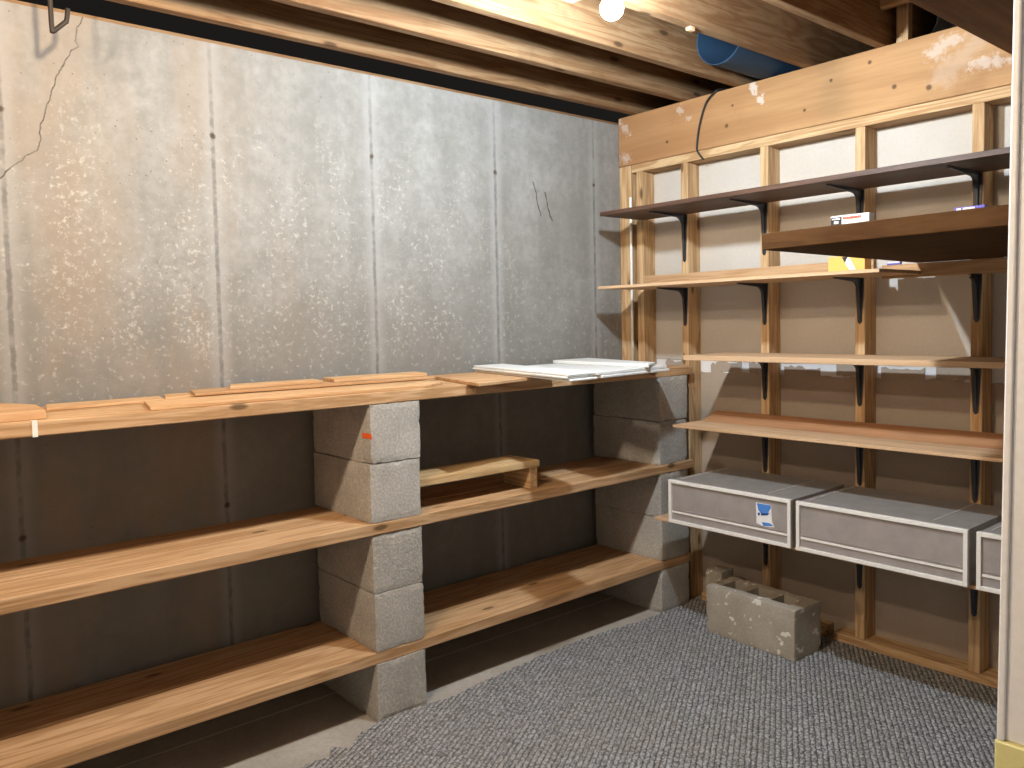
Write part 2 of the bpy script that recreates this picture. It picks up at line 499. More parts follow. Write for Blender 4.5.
def smooth_path(pts, n=8):
    pts = [Vector(p) for p in pts]
    out = []
    for i in range(len(pts) - 1):
        p0, p1, p2, p3 = pts[max(i - 1, 0)], pts[i], pts[i + 1], pts[min(i + 2, len(pts) - 1)]
        for k in range(n):
            t = k / n
            out.append(0.5 * ((2 * p1) + (p2 - p0) * t + (2 * p0 - 5 * p1 + 4 * p2 - p3) * t * t + (3 * p1 - p0 - 3 * p2 + p3) * t ** 3))
    out.append(pts[-1])
    return out


def obj(name, bm, mats, parent=None, loc=(0, 0, 0), rot=(0, 0, 0), bevel=0.0, seg=2, smooth=False):
    """link one bmesh as ONE object; the mesh is given in the coordinates of loc"""
    me = bpy.data.meshes.new(name)
    bm.to_mesh(me)
    bm.free()
    for m in (mats if isinstance(mats, (list, tuple)) else [mats]):
        me.materials.append(m)
    if smooth:
        for p in me.polygons:
            p.use_smooth = True
    o = bpy.data.objects.new(name, me)
    COL.objects.link(o)
    o.location = loc
    o.rotation_euler = rot
    if parent:
        o.parent = parent
    if bevel:
        b = o.modifiers.new('bevel', 'BEVEL')
        b.width = bevel
        b.segments = seg
        b.limit_method = 'ANGLE'
    return o


def box(name, x0, x1, y0, y1, z0, z1, mats, parent=None, bevel=0.0, rot=(0, 0, 0)):
    """world-space box whose origin sits at the middle of its base (or local when parented)"""
    c = ((x0 + x1) / 2, (y0 + y1) / 2, min(z0, z1))
    bm = bmesh.new()
    bx(bm, x0 - c[0], x1 - c[0], y0 - c[1], y1 - c[1], z0 - c[2], z1 - c[2])
    return obj(name, bm, mats, parent, c, rot, bevel)


def tag(o, label, cat, group=None, kind=None):
    o['label'] = label
    o['category'] = cat
    if group: o['group'] = group
    if kind: o['kind'] = kind
    return o


def struct(o):
    o['kind'] = 'structure'
    return o


def empty(name, loc, rot=(0, 0, 0)):
    o = bpy.data.objects.new(name, None)
    COL.objects.link(o)
    o.location = loc
    o.rotation_euler = rot
    o.empty_display_size = 0.05
    return o


# ------------------------------------------------------------------ room shell
ZJ, ZS = 2.275, 2.51            # joist bottoms, underside of the subfloor
bm = bmesh.new(); bx(bm, -5.2, 1.2, -4.6, 0.2, -0.1, 0.0)
struct(tag(obj('floor', bm, floor_m), 'bare concrete floor slab under the carpet and plank shelves', 'floor'))
bm = bmesh.new(); bx(bm, -5.2, 1.2, 0.0, 0.2, 0.0, 2.245)
struct(tag(obj('wall_left', bm, conc_m), 'poured concrete wall with panel seams behind the plank shelves', 'wall'))
bm = bmesh.new(); bx(bm, -5.2, 1.2, -4.6, 0.2, ZS, ZS + 0.02)
struct(tag(obj('ceiling', bm, subfloor_m), 'wooden subfloor above the ceiling joists', 'ceiling'))
bm = bmesh.new(); bx(bm, -5.3, -5.2, -4.6, 0.2, 0.0, ZS)
struct(tag(obj('wall_rear', bm, plaster_m), 'painted wall behind the viewer at the far end of the basement', 'wall'))
bm = bmesh.new(); bx(bm, -5.2, 1.2, -4.7, -4.6, 0.0, ZS)
struct(tag(obj('wall_front', bm, plaster_m), 'painted wall behind the viewer opposite the concrete wall', 'wall'))

# drywall behind the studs: an upper and a lower sheet and the torn joint between them
def jag(y0, y1, n, z, amp):
    return [(y0 + (y1 - y0) * i / n, z + random.uniform(-amp, amp)) for i in range(n + 1)]
XD = 0.0895
lo = jag(-0.15, -2.6, 90, 1.052, 0.006)
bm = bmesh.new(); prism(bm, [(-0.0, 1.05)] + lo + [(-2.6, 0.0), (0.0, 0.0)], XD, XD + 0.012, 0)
wall_low = struct(tag(obj('wall_right', bm, dry_shade), 'lower drywall sheet with shade in its colour, behind the studs and plastic drawers', 'wall'))
bm = bmesh.new(); prism(bm, [(0.0, 1.105)] + [(y, 1.105 + random.uniform(-0.004, 0.004)) for y in [-.1 - .05 * i for i in range(50)]] + [(-2.6, 1.105), (-2.6, 2.275), (0.0, 2.275)], XD, XD + 0.0125, 0)
struct(tag(obj('wall_right', bm, dry_m), 'upper pale drywall sheet behind the studs and dark top shelf', 'wall'))
bm = bmesh.new(); bx(bm, XD + 0.006, XD + 0.0115, -2.6, 0.0, 1.03, 1.12)
top = None
struct(tag(obj('trim_1', bm, gyp_m), 'strip of bare white gypsum showing at the torn drywall joint', 'trim'))
# flaps of torn grey paper over the joint
torn = [(-0.20, -0.31, 1.07, 1.10), (-0.46, -0.50, 1.045, 1.09), (-0.50, -0.62, 1.072, 1.10), (-0.66, -0.74, 1.072, 1.098), (-0.83, -0.99, 1.06, 1.085),
        (-1.06, -1.16, 1.075, 1.11), (-1.24, -1.40, 1.068, 1.09), (-1.44, -1.56, 1.075, 1.11)]
for i, (a, b, z0, z1) in enumerate(torn):
    bm = bmesh.new()
    n = 10
    tp = [(a + (b - a) * k / n, z1 + random.uniform(-0.012, 0.008)) for k in range(n + 1)]
    bt = [(a + (b - a) * k / n, z0 - 0.02 + random.uniform(-0.006, 0.006)) for k in range(n, -1, -1)]
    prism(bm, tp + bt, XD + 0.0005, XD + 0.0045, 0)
    o = obj('torn_paper', bm, dry_shade, wall_low)

# ------------------------------------------------------------------ sill plate, joists, beam, plate, studs
struct(tag(box('trim_2', -5.2, 0.9, 0.004, 0.14, 2.2455, 2.257, joist_m, bevel=0.002), 'thin lumber sill running along the top of the concrete wall', 'sill plate'))
JY = [(-0.128, -0.09, 'first ceiling joist, nearest the concrete wall'), (-0.413, -0.375, 'second ceiling joist out from the concrete wall'),
      (-0.698, -0.66, 'third ceiling joist out, behind the glowing bulb'), (-1.012, -0.972, 'fourth ceiling joist out, in front of the blue duct'),
      (-1.30, -1.262, 'fifth ceiling joist out, dark and nearest the brown soffit')]
for y0, y1, lab in JY:
    tag(box('ceiling_joist', -5.2, 0.9, y0, y1, ZJ, ZS, joist_m, bevel=0.003), lab, 'joist', 'ceiling joists')
tag(box('header_beam', -0.006, 0.076, -2.6, -0.004, 2.0405, ZJ, beam_m, bevel=0.004), 'wide orange-brown header beam with white smudges above the stud wall', 'beam')
bpy.data.objects['header_beam'].location = (0, 0, 0)
for v in bpy.data.objects['header_beam'].data.vertices:
    v.co += Vector((0.035, -1.302, 2.0405))
tag(box('top_plate', 0.0, 0.0885, -2.6, -0.079, 2.002, 2.040, pine[1], bevel=0.002), 'pale lumber top plate under the header beam', 'plate')
SY = [(-0.038, -0.001, 0.0, 2.04, 'first wall stud, in the corner against the concrete wall'), (-0.076, -0.0385, 0.0, 2.04, 'second wall stud, doubled against the corner stud left of the white rod'),
      (-0.146, -0.106, 0.0, 2.002, 'third wall stud, right of the thin white rod'),
      (-0.407, -0.369, 0.0, 2.002, 'fourth wall stud from the corner, beside the end of the plank shelves'),
      (-0.814, -0.776, 0.042, 2.002, 'fifth wall stud from the corner, behind the drawer with the sticker'),
      (-1.220, -1.182, 0.040, 2.002, 'sixth wall stud from the corner, behind the left end of the middle drawer'),
      (-1.626, -1.588, 0.040, 2.002, 'seventh wall stud from the corner, nearest the white post')]
for y0, y1, z0, z1, lab in SY:
    tag(box('wall_stud', 0.0, 0.0885, y0, y1, z0, z1, pine[2], bevel=0.003), lab, 'stud', 'wall studs')
tag(box('sill_plate', 0.012, 0.0885, -1.05, -0.455, 0.0, 0.042, pine[1], bevel=0.002), 'short lumber sill plate behind the loose concrete block', 'sill plate')
tag(box('sill_plate', -0.004, 0.0885, -2.6, -1.095, 0.0, 0.040, pine[1], bevel=0.002), 'long lumber sill plate on the floor under the last two studs', 'sill plate')
tag(box('framing_block', -0.055, -0.015, -1.66, -1.282, 2.394, 2.436, pine[1], bevel=0.012), 'short rounded board crossing overhead beside the brown soffit', 'board')
tag(box('cripple_stud', 0.03, 0.068, -1.362, -1.319, ZJ, ZS, pine[2], bevel=0.003), 'short upright stud standing on top of the header beam', 'stud')
tag(box('wood_scrap', -0.757, -0.733, -1.0, -0.978, ZJ - 0.013, ZJ, pine[0], bevel=0.002), 'small pale wood scrap under the fourth joist', 'scrap')
# dropped soffit at the upper right
tag(box('soffit_panel', -1.9, -0.016, -2.6, -1.724, 2.120, 2.27, soffit_m, bevel=0.002), 'dark brown dropped soffit at the top right above the beam', 'soffit')

# ducts
def duct(name, mat, x0, x1, cy, cz, r, lab):
    bm = bmesh.new()
    lathe(bm, [(r, x1), (r, x0 + 0.01), (r + 0.0008, x0 + 0.006), (r, x0), (r - 0.0015, x0), (r - 0.0025, x0 + 0.006), (r - 0.0025, x1)], 40, 'x', 0, cy, cz)
    bmesh.ops.recalc_face_normals(bm, faces=bm.faces[:])
    return tag(obj(name, bm, mat, smooth=True), lab, 'duct')
duct('duct_pipe', duct_blue, -0.325, 0.88, -0.808, 2.381, 0.1045, 'round open-ended blue duct between two joists above the beam')
duct('duct_pipe', duct_grey, 0.25, 0.88, -1.30, 2.412, 0.074, 'round grey duct end beyond the beam beside the soffit')


# ------------------------------------------------------------------ carpet with a ragged edge
edge = [(-4.6, -0.56), (-2.3, -0.56), (-2.12, -0.53), (-1.98, -0.50), (-1.93, -0.515), (-1.905, -0.47), (-1.86, -0.51), (-1.80, -0.455), (-1.72, -0.452), (-1.60, -0.447),
        (-1.45, -0.445), (-1.32, -0.43), (-1.1, -0.412), (-0.95, -0.40), (-0.75, -0.395), (-0.60, -0.40), (-0.42, -0.425), (-0.27, -0.448), (-0.05, -0.448),
        (-0.045, -0.43), (-0.010, -0.43)]
edge = [(x, y - (0.0 if x > -0.3 or -1.75 < x < -1.45 else 0.022)) for x, y in edge]
pts = []
for (x0, y0), (x1, y1) in zip(edge, edge[1:]):
    n = max(1, int((x1 - x0) / 0.012))
    for k in range(n):
        t = k / n
        near = x0 > -0.30 or -1.75 < x0 < -1.45
        pts.append((x0 + (x1 - x0) * t, y0 + (y1 - y0) * t - random.uniform(0.0, 0.006 if near else 0.011)))
pts.append(edge[-1])
pts += [(-0.010, -4.55), (-4.6, -4.55)]
bm = bmesh.new()
vs = [bm.verts.new((x, y, 0.0005)) for x, y in pts]
f = bm.faces.new(vs)
r = bmesh.ops.extrude_face_region(bm, geom=[f])
for v in r['geom']:
    if isinstance(v, bmesh.types.BMVert): v.co.z = 0.012
bmesh.ops.recalc_face_normals(bm, faces=bm.faces[:])
tag(obj('carpet', bm, carpet_m), 'grey ribbed carpet with a ragged edge along the plank shelves', 'carpet')


# ------------------------------------------------------------------ concrete blocks
def block_mesh(L, Wd, H, holes_l, seed, chip=0.0028, step=0.018, wall=0.032):
    """hollow block: length L along y, width Wd along x, cells run up z"""
    rnd = random.Random(seed)
    yb = {0.0, L}; holes = []
    for a, b in holes_l:
        holes.append((a, b)); yb |= {a, b}
    xb = {0.0, wall, Wd - wall, Wd}
    def refine(s):
        s = sorted(s); out = [s[0]]
        for a, b in zip(s, s[1:]):
            n = max(1, round((b - a) / step))
            out += [a + (b - a) * k / n for k in range(1, n + 1)]
        return out
    xs, ys, zs = refine(xb), refine(yb), refine({0.0, H})
    def solid(i, j):
        if i < 0 or j < 0 or i >= len(xs) - 1 or j >= len(ys) - 1: return False
        cx, cy = (xs[i] + xs[i + 1]) / 2, (ys[j] + ys[j + 1]) / 2
        return not (wall < cx < Wd - wall and any(a < cy < b for a, b in holes))
    bm = bmesh.new(); V = {}
    def vert(i, j, k):
        if (i, j, k) not in V: V[(i, j, k)] = bm.verts.new((xs[i], ys[j], zs[k]))
        return V[(i, j, k)]
    K = len(zs) - 1
    for i in range(len(xs) - 1):
        for j in range(len(ys) - 1):
            if not solid(i, j): continue
            bm.faces.new((vert(i, j, 0), vert(i, j + 1, 0), vert(i + 1, j + 1, 0), vert(i + 1, j, 0)))
            bm.faces.new((vert(i, j, K), vert(i + 1, j, K), vert(i + 1, j + 1, K), vert(i, j + 1, K)))
            for k in range(K):
                if not solid(i - 1, j): bm.faces.new((vert(i, j, k), vert(i, j, k + 1), vert(i, j + 1, k + 1), vert(i, j + 1, k)))
                if not solid(i + 1, j): bm.faces.new((vert(i + 1, j, k), vert(i + 1, j + 1, k), vert(i + 1, j + 1, k + 1), vert(i + 1, j, k + 1)))
                if not solid(i, j - 1): bm.faces.new((vert(i, j, k), vert(i + 1, j, k), vert(i + 1, j, k + 1), vert(i, j, k + 1)))
                if not solid(i, j + 1): bm.faces.new((vert(i, j + 1, k), vert(i, j + 1, k + 1), vert(i + 1, j + 1, k + 1), vert(i + 1, j + 1, k)))
    eps = 1e-6
    for v in bm.verts:
        on = [abs(v.co.x) < eps or abs(v.co.x - Wd) < eps, abs(v.co.y) < eps or abs(v.co.y - L) < eps, abs(v.co.z) < eps or abs(v.co.z - H) < eps]
        if sum(on) >= 2:
            d = 0.0012 + chip * rnd.random() ** 4 * (1.6 if sum(on) == 3 else 1.0)
            if on[0]: v.co.x += d if v.co.x < Wd / 2 else -d
            if on[1]: v.co.y += d if v.co.y < L / 2 else -d
            if on[2]: v.co.z += d * 1.1 if v.co.z < H / 2 else -d * 1.1
    bmesh.ops.recalc_face_normals(bm, faces=bm.faces[:])
    bmesh.ops.translate(bm, vec=(-Wd / 2, -L / 2, 0), verts=bm.verts[:])
    me = bpy.data.meshes.new('concrete_block')
    bm.to_mesh(me); bm.free()
    me.materials.append(block_m)
    return me
B, T, D = 0.1937, 0.0381, 0.3969
two = [(0.035, 0.185), (0.212, 0.362)]
BM = [block_mesh(D, B, B, two, s) for s in (1, 2, 3)]
levels = [0, B + T, 2 * B + T, 3 * B + 2 * T, 4 * B + 2 * T]
where = ['bottom block, on the floor under the lowest planks', 'lower of the two blocks between the lowest and middle planks', 'upper of the two blocks between the lowest and middle planks',
         'lower of the two blocks between the middle and top planks', 'topmost block, right under the top planks']
YF = -0.4405
first_block = None
for pname, x0, rz in (('pillar in the middle of the shelves', -1.704, 0.0), ('pillar beside the stud wall', -0.2535, 0.0)):
    for i, z in enumerate(levels):
        me = BM[(i + (0 if 'middle of' in pname else 1)) % 3]
        o = bpy.data.objects.new('concrete_block', me)
        COL.objects.link(o)
        dx = random.uniform(-0.003, 0.003); 
        flip = math.pi if i % 2 else 0
        o.location = (x0 + B / 2 + dx, YF + D / 2 + random.uniform(-0.003, 0.003), z)
        o.rotation_euler = (0, 0, flip + random.uniform(-0.008, 0.008))
        lab = 'grey concrete block of the %s, %s' % (pname, where[i])
        if i == 4 and 'middle of' in pname:
            lab = 'topmost grey concrete block of the middle pillar, with an orange paint mark'
            first_block = o
        words = lab.split()
        tag(o, lab, 'concrete block', 'concrete blocks of the shelf pillars')
fix = {}
short = ['bottom concrete block on the floor', 'second concrete block up, on the lowest planks', 'third concrete block up, under the middle planks', 'fourth concrete block up, on the middle planks', 'topmost concrete block']
for o in [o for o in COL.objects if o.get('category') == 'concrete block']:
    i = levels.index(min(levels, key=lambda z: abs(z - o.location.z)))
    mid = o.location.x < -1
    if o is first_block: continue
    o['label'] = 'grey %s of the %s pillar' % (short[i], 'middle' if mid else 'stud wall')
bm = bmesh.new(); bx(bm, -0.0008, 0.0008, -0.028, 0.028, -0.0085, 0.0085)
pm = obj('paint_mark', bm, orange_m, first_block)
pm['label'] = 'orange paint mark'
pm.matrix_parent_inverse = Matrix.Identity(4)
pm.location = (-B / 2 - 0.0006, -0.017 - 0.16, 0.092)
pm.rotation_euler = (0, 0, 0)
if abs(first_block.rotation_euler.z) > 1:
    first_block.rotation_euler.z -= math.pi

# loose block with three open cells, and a brick on end behind it
me = block_mesh(0.405, 0.178, B, [(0.05, 0.13), (0.166, 0.247), (0.283, 0.358)], 9, 0.003, 0.016, 0.045)
me.materials.clear(); me.materials.append(tan_m)
o = bpy.data.objects.new('concrete_block', me); COL.objects.link(o)
o.location = (-0.222, -0.914, 0.012); o.rotation_euler = (0, 0, math.radians(-2.5))
tag(o, 'loose tan concrete block with three open cells on the carpet', 'concrete block')
me = block_mesh(0.084, 0.09, 0.196, [], 12, 0.003)
me.materials.clear(); me.materials.append(tan_m)
o = bpy.data.objects.new('concrete_brick', me); COL.objects.link(o)
o.location = (-0.085, -0.622, 0.012)
tag(o, 'narrow concrete brick standing on end behind the loose concrete block', 'brick')


# ------------------------------------------------------------------ the plank shelves
def plank(x0, x1, y0, y1, z, lab, mat=plank_m, t=T, name='shelf_plank', group='thick planks of the block shelves', skew=0.0):
    o = box(name, x0, x1, y0, y1, z, z + t, mat, bevel=0.003)
    o.rotation_euler.z = skew
    return tag(o, lab, 'plank', group)
XL = -3.25
plank(XL, -0.045, -0.439, -0.25, B, 'front plank of the lowest shelf level, just above the floor')
plank(XL, -0.045, -0.240, -0.045, B, 'shaded back plank of the lowest shelf level, against the wall')
plank(XL, -0.022, -0.441, -0.272, 3 * B + T, 'front plank of the middle shelf level, with knots and a groove behind')
plank(XL, -0.022, -0.262, -0.075, 3 * B + T, 'back plank of the middle shelf level, half in shade')
tp_l = plank(XL, -1.257, -0.440, -0.232, 5 * B + 2 * T, 'front plank of the top shelf level, left of the joint and marked with white tape')
plank(-1.254, -0.012, -0.436, -0.232, 5 * B + 2 * T, 'front plank of the top shelf level, right part under the white boards')
plank(XL, -0.012, -0.226, -0.02, 5 * B + 2 * T, 'back plank of the top shelf level, against the concrete wall')
bm = bmesh.new()
bx(bm, -0.006, 0.006, -0.1058, -0.1043, -0.001, 0.039); bx(bm, -0.006, 0.006, -0.1058, -0.092, 0.0383, 0.0395)
tape = obj('tape', bm, tape_m, tp_l)
tape.location = (-2.648 - tp_l.location.x, 0, 0)
tape['label'] = 'white tape band'

ZT = 5 * B + 3 * T       # top of the top planks
def board(name, corners, z0, z1, mat, lab, cat, group=None, bevel=0.0015):
    """flat board from its plan outline"""
    cx = sum(c[0] for c in corners) / len(corners); cy = sum(c[1] for c in corners) / len(corners)
    bm = bmesh.new()
    prism(bm, [(x - cx, y - cy) for x, y in corners], 0, z1 - z0, 2)
    return tag(obj(name, bm, mat, None, (cx, cy, z0), bevel=bevel), lab, cat, group)
G = 'thin boards lying on the top shelf'
e = 0.0006
board('short_plank', [(-3.0, -0.445), (-2.615, -0.405), (-2.60, -0.20), (-2.66, -0.05), (-3.0, -0.05)], ZT + e, ZT + 0.022, ply_m, 'short thick plank lying at the far left end of the top shelf', 'plank', G)
board('thin_board', [(-2.575, -0.19), (-2.25, -0.165), (-2.23, -0.045), (-2.55, -0.05)], ZT + e, ZT + 0.009, thin_m, 'thin narrow board beside the short thick plank at the left', 'board', G)
board('thin_board', [(-2.37, -0.425), (-1.47, -0.427), (-1.345, -0.35), (-1.345, -0.17), (-2.32, -0.20)], ZT + e, ZT + 0.010, thin_m, 'widest thin board along the front edge of the top shelf', 'board', G)
board('thin_board', [(-2.245, -0.155), (-1.28, -0.155), (-1.28, -0.03), (-2.21, -0.03)], ZT + e, ZT + 0.012, thin_m, 'thin board at the bottom of the back stack on the top shelf', 'board', G)
board('thin_board', [(-2.175, -0.21), (-1.30, -0.24), (-1.26, -0.06), (-2.13, -0.04)], ZT + 0.0126, ZT + 0.021, ply_m, 'second thin board of the back stack, sticking out to the front', 'board', G)
board('thin_board', [(-2.045, -0.16), (-1.72, -0.165), (-1.70, -0.05), (-2.0, -0.05)], ZT + 0.0216, ZT + 0.031, thin_m, 'short thin board on top of the back stack, left piece', 'board', G)
board('thin_board', [(-1.68, -0.17), (-1.30, -0.19), (-1.27, -0.07), (-1.66, -0.05)], ZT + 0.0216, ZT + 0.033, thin_m, 'short thin board on top of the back stack, right piece', 'board', G)
board('plywood_panel', [(-1.335, -0.545), (-0.945, -0.465), (-0.80, -0.12), (-0.93, -0.05), (-1.195, -0.05)], ZT + e, ZT + 0.012, ply_m, 'square thin plywood panel overhanging the front of the top shelf', 'panel', G)

GW = 'white boards on the top shelf'
L4 = [(-1.13, -0.77), (-0.985, -0.755), (-0.80, -0.035), (-0.955, -0.03)]
zb = ZT + 0.0126
for k, lab in enumerate(['bottom white board of the left stack on the top shelf', 'middle white board of the left stack on the top shelf', 'top white board of the left stack on the top shelf']):
    d = (0.012, -0.01, 0.0)[k]
    board('foam_board', [(x + d * 0.3, y - d * 0.6) for x, y in L4], zb + 0.009 * k, zb + 0.009 * k + 0.0084, white_m, lab, 'board', GW, 0.003)
R4 = [(-0.84, -0.635), (-0.378, -0.582), (-0.25, -0.30), (-0.30, -0.05), (-0.722, -0.05)]
board('foam_board', [(x + 0.012, y - 0.004) for x, y in R4], ZT + e, ZT + 0.0115, white_m, 'bottom white board of the right stack on the top shelf', 'board', GW, 0.003)
board('foam_board', R4, ZT + 0.0122, ZT + 0.025, white_m, 'middle white board of the right stack on the top shelf', 'board', GW, 0.003)
board('foam_board', [(-0.545, -0.625), (-0.42, -0.555), (-0.265, -0.03), (-0.50, -0.03)], ZT + 0.0256, ZT + 0.0395, white_m, 'top white board of the right stack, pushed back toward the corner', 'board', GW, 0.003)

# small riser on the middle shelf
rs = tag(empty('shelf_riser', (-1.215, -0.315, 3 * B + 2 * T)), 'small pale wooden riser on the middle shelf beside the block pillar', 'riser')
bm = bmesh.new(); bx(bm, -0.285, 0.285, -0.085, 0.085, 0.083, 0.108); obj('top_board', bm, riser_m, rs, bevel=0.002)
bm = bmesh.new(); bx(bm, 0.240, 0.278, -0.078, 0.08, 0.0, 0.083); obj('leg', bm, pine[1], rs, bevel=0.002)
bm = bmesh.new(); bx(bm, -0.284, -0.262, 0.045, 0.083, 0.0, 0.083); obj('leg', bm, pine[1], rs, bevel=0.002)


# ------------------------------------------------------------------ wall shelves on brackets
def bracket(parent, y, depth, drop, xw=0.0):
    """pressed steel shelf bracket, origin at the shelf underside on the stud face"""
    bm = bmesh.new()
    # wall flange, tapering to a rounded foot
    out = [(-0.016, 0.0), (-0.016, -0.03), (-0.009, -drop + 0.01), (-0.004, -drop + 0.002), (0.0, -drop), (0.004, -drop + 0.002), (0.009, -drop + 0.01), (0.016, -0.03), (0.016, 0.0)]
    prism(bm, out, -0.003, 0.0, 0)
    # shelf flange
    out = [(-0.003, -0.0125), (-0.04, -0.0125), (-depth + 0.01, -0.0075), (-depth, 0.0), (-depth + 0.01, 0.0075), (-0.04, 0.0125), (-0.003, 0.0125)]
    prism(bm, out, -0.003, 0.0, 2)
    # pressed rib with its curved throat
    rib = [(-0.0031, -0.0031), (-depth + 0.012, -0.0031), (-depth + 0.015, -0.006), (-0.06, -0.014)]
    for k in range(1, 7):
        a = math.pi / 2 * k / 7
        rib.append((-0.014 - 0.046 * (1 - math.sin(a)), -0.014 - 0.05 * (1 - math.cos(a))))
    rib += [(-0.014, -0.066), (-0.006, -drop + 0.014), (-0.0031, -drop + 0.01)]
    prism(bm, rib, -0.0055, 0.0055, 1)
    return obj('bracket', bm, steel_m, parent, (xw, y, 0), bevel=0.0012)


def wall_shelf(z, t, depth, y0, y1, mat, lab, ys, bdepth, drop, cut=0.0):
    s = tag(empty('wall_shelf', (0, 0, z)), lab, 'shelf', 'shelves on the stud wall')
    bm = bmesh.new()
    if cut: prism(bm, [(-depth, y1), (-0.001, y1), (-0.001, y0 + cut), (-0.0225, y0 + cut), (-0.0225, y0), (-depth, y0)], 0.0005, t, 2)
    else: bx(bm, -depth, -0.001, y0, y1, 0.0005, t)
    obj('board', bm, mat, s, bevel=0.0015)
    for y in ys: bracket(s, y, bdepth, drop)
    return s
YB = [-0.388, -0.795, -1.201, -1.607]
wall_shelf(1.768, 0.019, 0.30, -2.1, -0.148, dark_y, 'dark brown top shelf of the stud wall on black brackets', YB, 0.25, 0.215)
sB = wall_shelf(1.437, 0.013, 0.34, -1.434, -0.165, ply_y, 'second shelf from the top of the stud wall, pale plywood, ending under the brown slab', YB[:3], 0.20, 0.175, 0.148)
wall_shelf(1.125, 0.021, 0.30, -2.1, -0.603, ply_y, 'third shelf of the stud wall, thin pale plywood seen edge-on', YB[1:], 0.20, 0.178)
sD = wall_shelf(0.840, 0.012, 0.30, -2.1, -0.545, ply_y, 'fourth shelf of the stud wall, empty plywood with a reddish back strip', YB[1:], 0.20, 0.20)
wall_shelf(0.452, 0.012, 0.37, -2.2, -0.50, ply_y, 'lowest shelf of the stud wall, hidden under the plastic drawers', YB[1:], 0.25, 0.213)
bm = bmesh.new(); bx(bm, -0.02, -0.0015, -1.262, -0.158, 0.0135, 0.066); obj('back_strip', bm, strip_y, sB, bevel=0.0015)
bm = bmesh.new(); prism(bm, [(-0.125, 0.0125), (-0.118, 0.0125), (-0.002, 0.040), (-0.002, 0.048)], -2.1, -0.56, 1)
obj('leaning_strip', bm, red_y, sD, bevel=0.001)
lg = tag(empty('ledger_board', (0, 0, 1.428)), 'pale ledger board on the studs carrying the back of the brown slab', 'board')
bm = bmesh.new(); bx(bm, -0.02, -0.001, -2.1, -1.292, 0.0, 0.049); obj('board', bm, strip_y, lg, bevel=0.0015)
bracket(lg, YB[3], 0.05, 0.165)

# thick brown slab that juts out from the wall over the second shelf
SZ = 1.4785
bm = bmesh.new()
prism(bm, [(-1.083, -1.468), (-0.003, -1.415), (-0.003, -2.6), (-1.17, -2.6)], 0, 0.044, 2)
tag(obj('brown_slab', bm, slab_m, None, (0, 0, SZ), bevel=0.002), 'thick brown slab shelf jutting out toward the viewer at the right', 'shelf')
ST = SZ + 0.0445


def carton(name, cx, cy, z, w, h, d, rz, face_fn, mat, lab, cat):
    """small pack: width along y, face toward -x"""
    o = tag(empty(name, (cx, cy, z), (0, 0, rz)), lab, cat)
    bm = bmesh.new(); bx(bm, -d / 2, d / 2, -w / 2, w / 2, 0, h)
    obj('pack_body', bm, mat, o, bevel=0.001)
    face_fn(o, -d / 2)
    return o
def patch(parent, name, x, y0, y1, z0, z1, mat):
    bm = bmesh.new(); bx(bm, x - 0.0008, x - 0.0001, y0, y1, z0, z1)
    return obj(name, bm, mat, parent)
def f1(o, x):
    # long face toward the viewer: black square at the left, red lettering and white to the right
    bm = bmesh.new(); bx(bm, x - 0.0008, x - 0.0001, 0.022, 0.051, 0.002, 0.036)
    obj('black_panel', bm, blackp_m, o)
    bm = bmesh.new()
    y = 0.018
    for k, wd in enumerate([.005, .0035, .0045, .0035, .005, .0035, .0045, .004, .0035]):
        bx(bm, x - 0.0008, x - 0.0001, y - wd, y, 0.029, 0.035); y -= wd + 0.0014
    obj('red_lettering', bm, redp_m, o)
    bm = bmesh.new(); bx(bm, x - 0.0013, x - 0.0009, 0.030, 0.042, 0.019, 0.026); bx(bm, x - 0.0013, x - 0.0009, 0.025, 0.048, 0.030, 0.033)
    obj('white_mark', bm, paper_m, o)
carton('small_carton', -0.93, -1.640, ST, 0.104, 0.040, 0.03, 0, f1, paper_m, 'small white carton with black panel and red lettering on the brown slab', 'carton')
def f2(o, x):
    bm = bmesh.new(); bx(bm, x - 0.0008, x - 0.0001, -0.012, 0.014, 0.019, 0.024); bx(bm, x - 0.0008, x - 0.0001, 0.018, 0.028, 0.016, 0.024)
    obj('white_mark', bm, paper_m, o)
carton('small_packet', -0.93, -1.930, ST, 0.066, 0.026, 0.03, 0, f2, violet_m, 'small violet packet with white marks on the brown slab near the white post', 'packet')
def f3(o, x):
    bm = bmesh.new(); prism(bm, [(0.015, 0.052), (-0.012, 0.008), (-0.035, 0.008), (-0.012, 0.052)], x - 0.0008, x - 0.0001, 0)
    obj('white_stripe', bm, paper_m, o)
    bm = bmesh.new(); prism(bm, [(0.016, 0.055), (-0.006, 0.055), (0.004, 0.034)], x - 0.0014, x - 0.0009, 0)
    obj('dark_triangle', bm, blackp_m, o)
carton('amber_pack', -0.19, -1.257, 1.4502, 0.134, 0.058, 0.05, 0, f3, amber_m, 'amber plastic pack with a white stripe on the second shelf', 'pack')
def f4(o, x):
    patch(o, 'white_band', x, -0.022, 0.022, 0.006, 0.011, paper_m)
carton('small_packet', -0.011, -1.335, 1.4776, 0.048, 0.012, 0.016, 0, f4, violet_m, 'tiny white and violet packet on the ledger board right of the amber pack', 'packet')

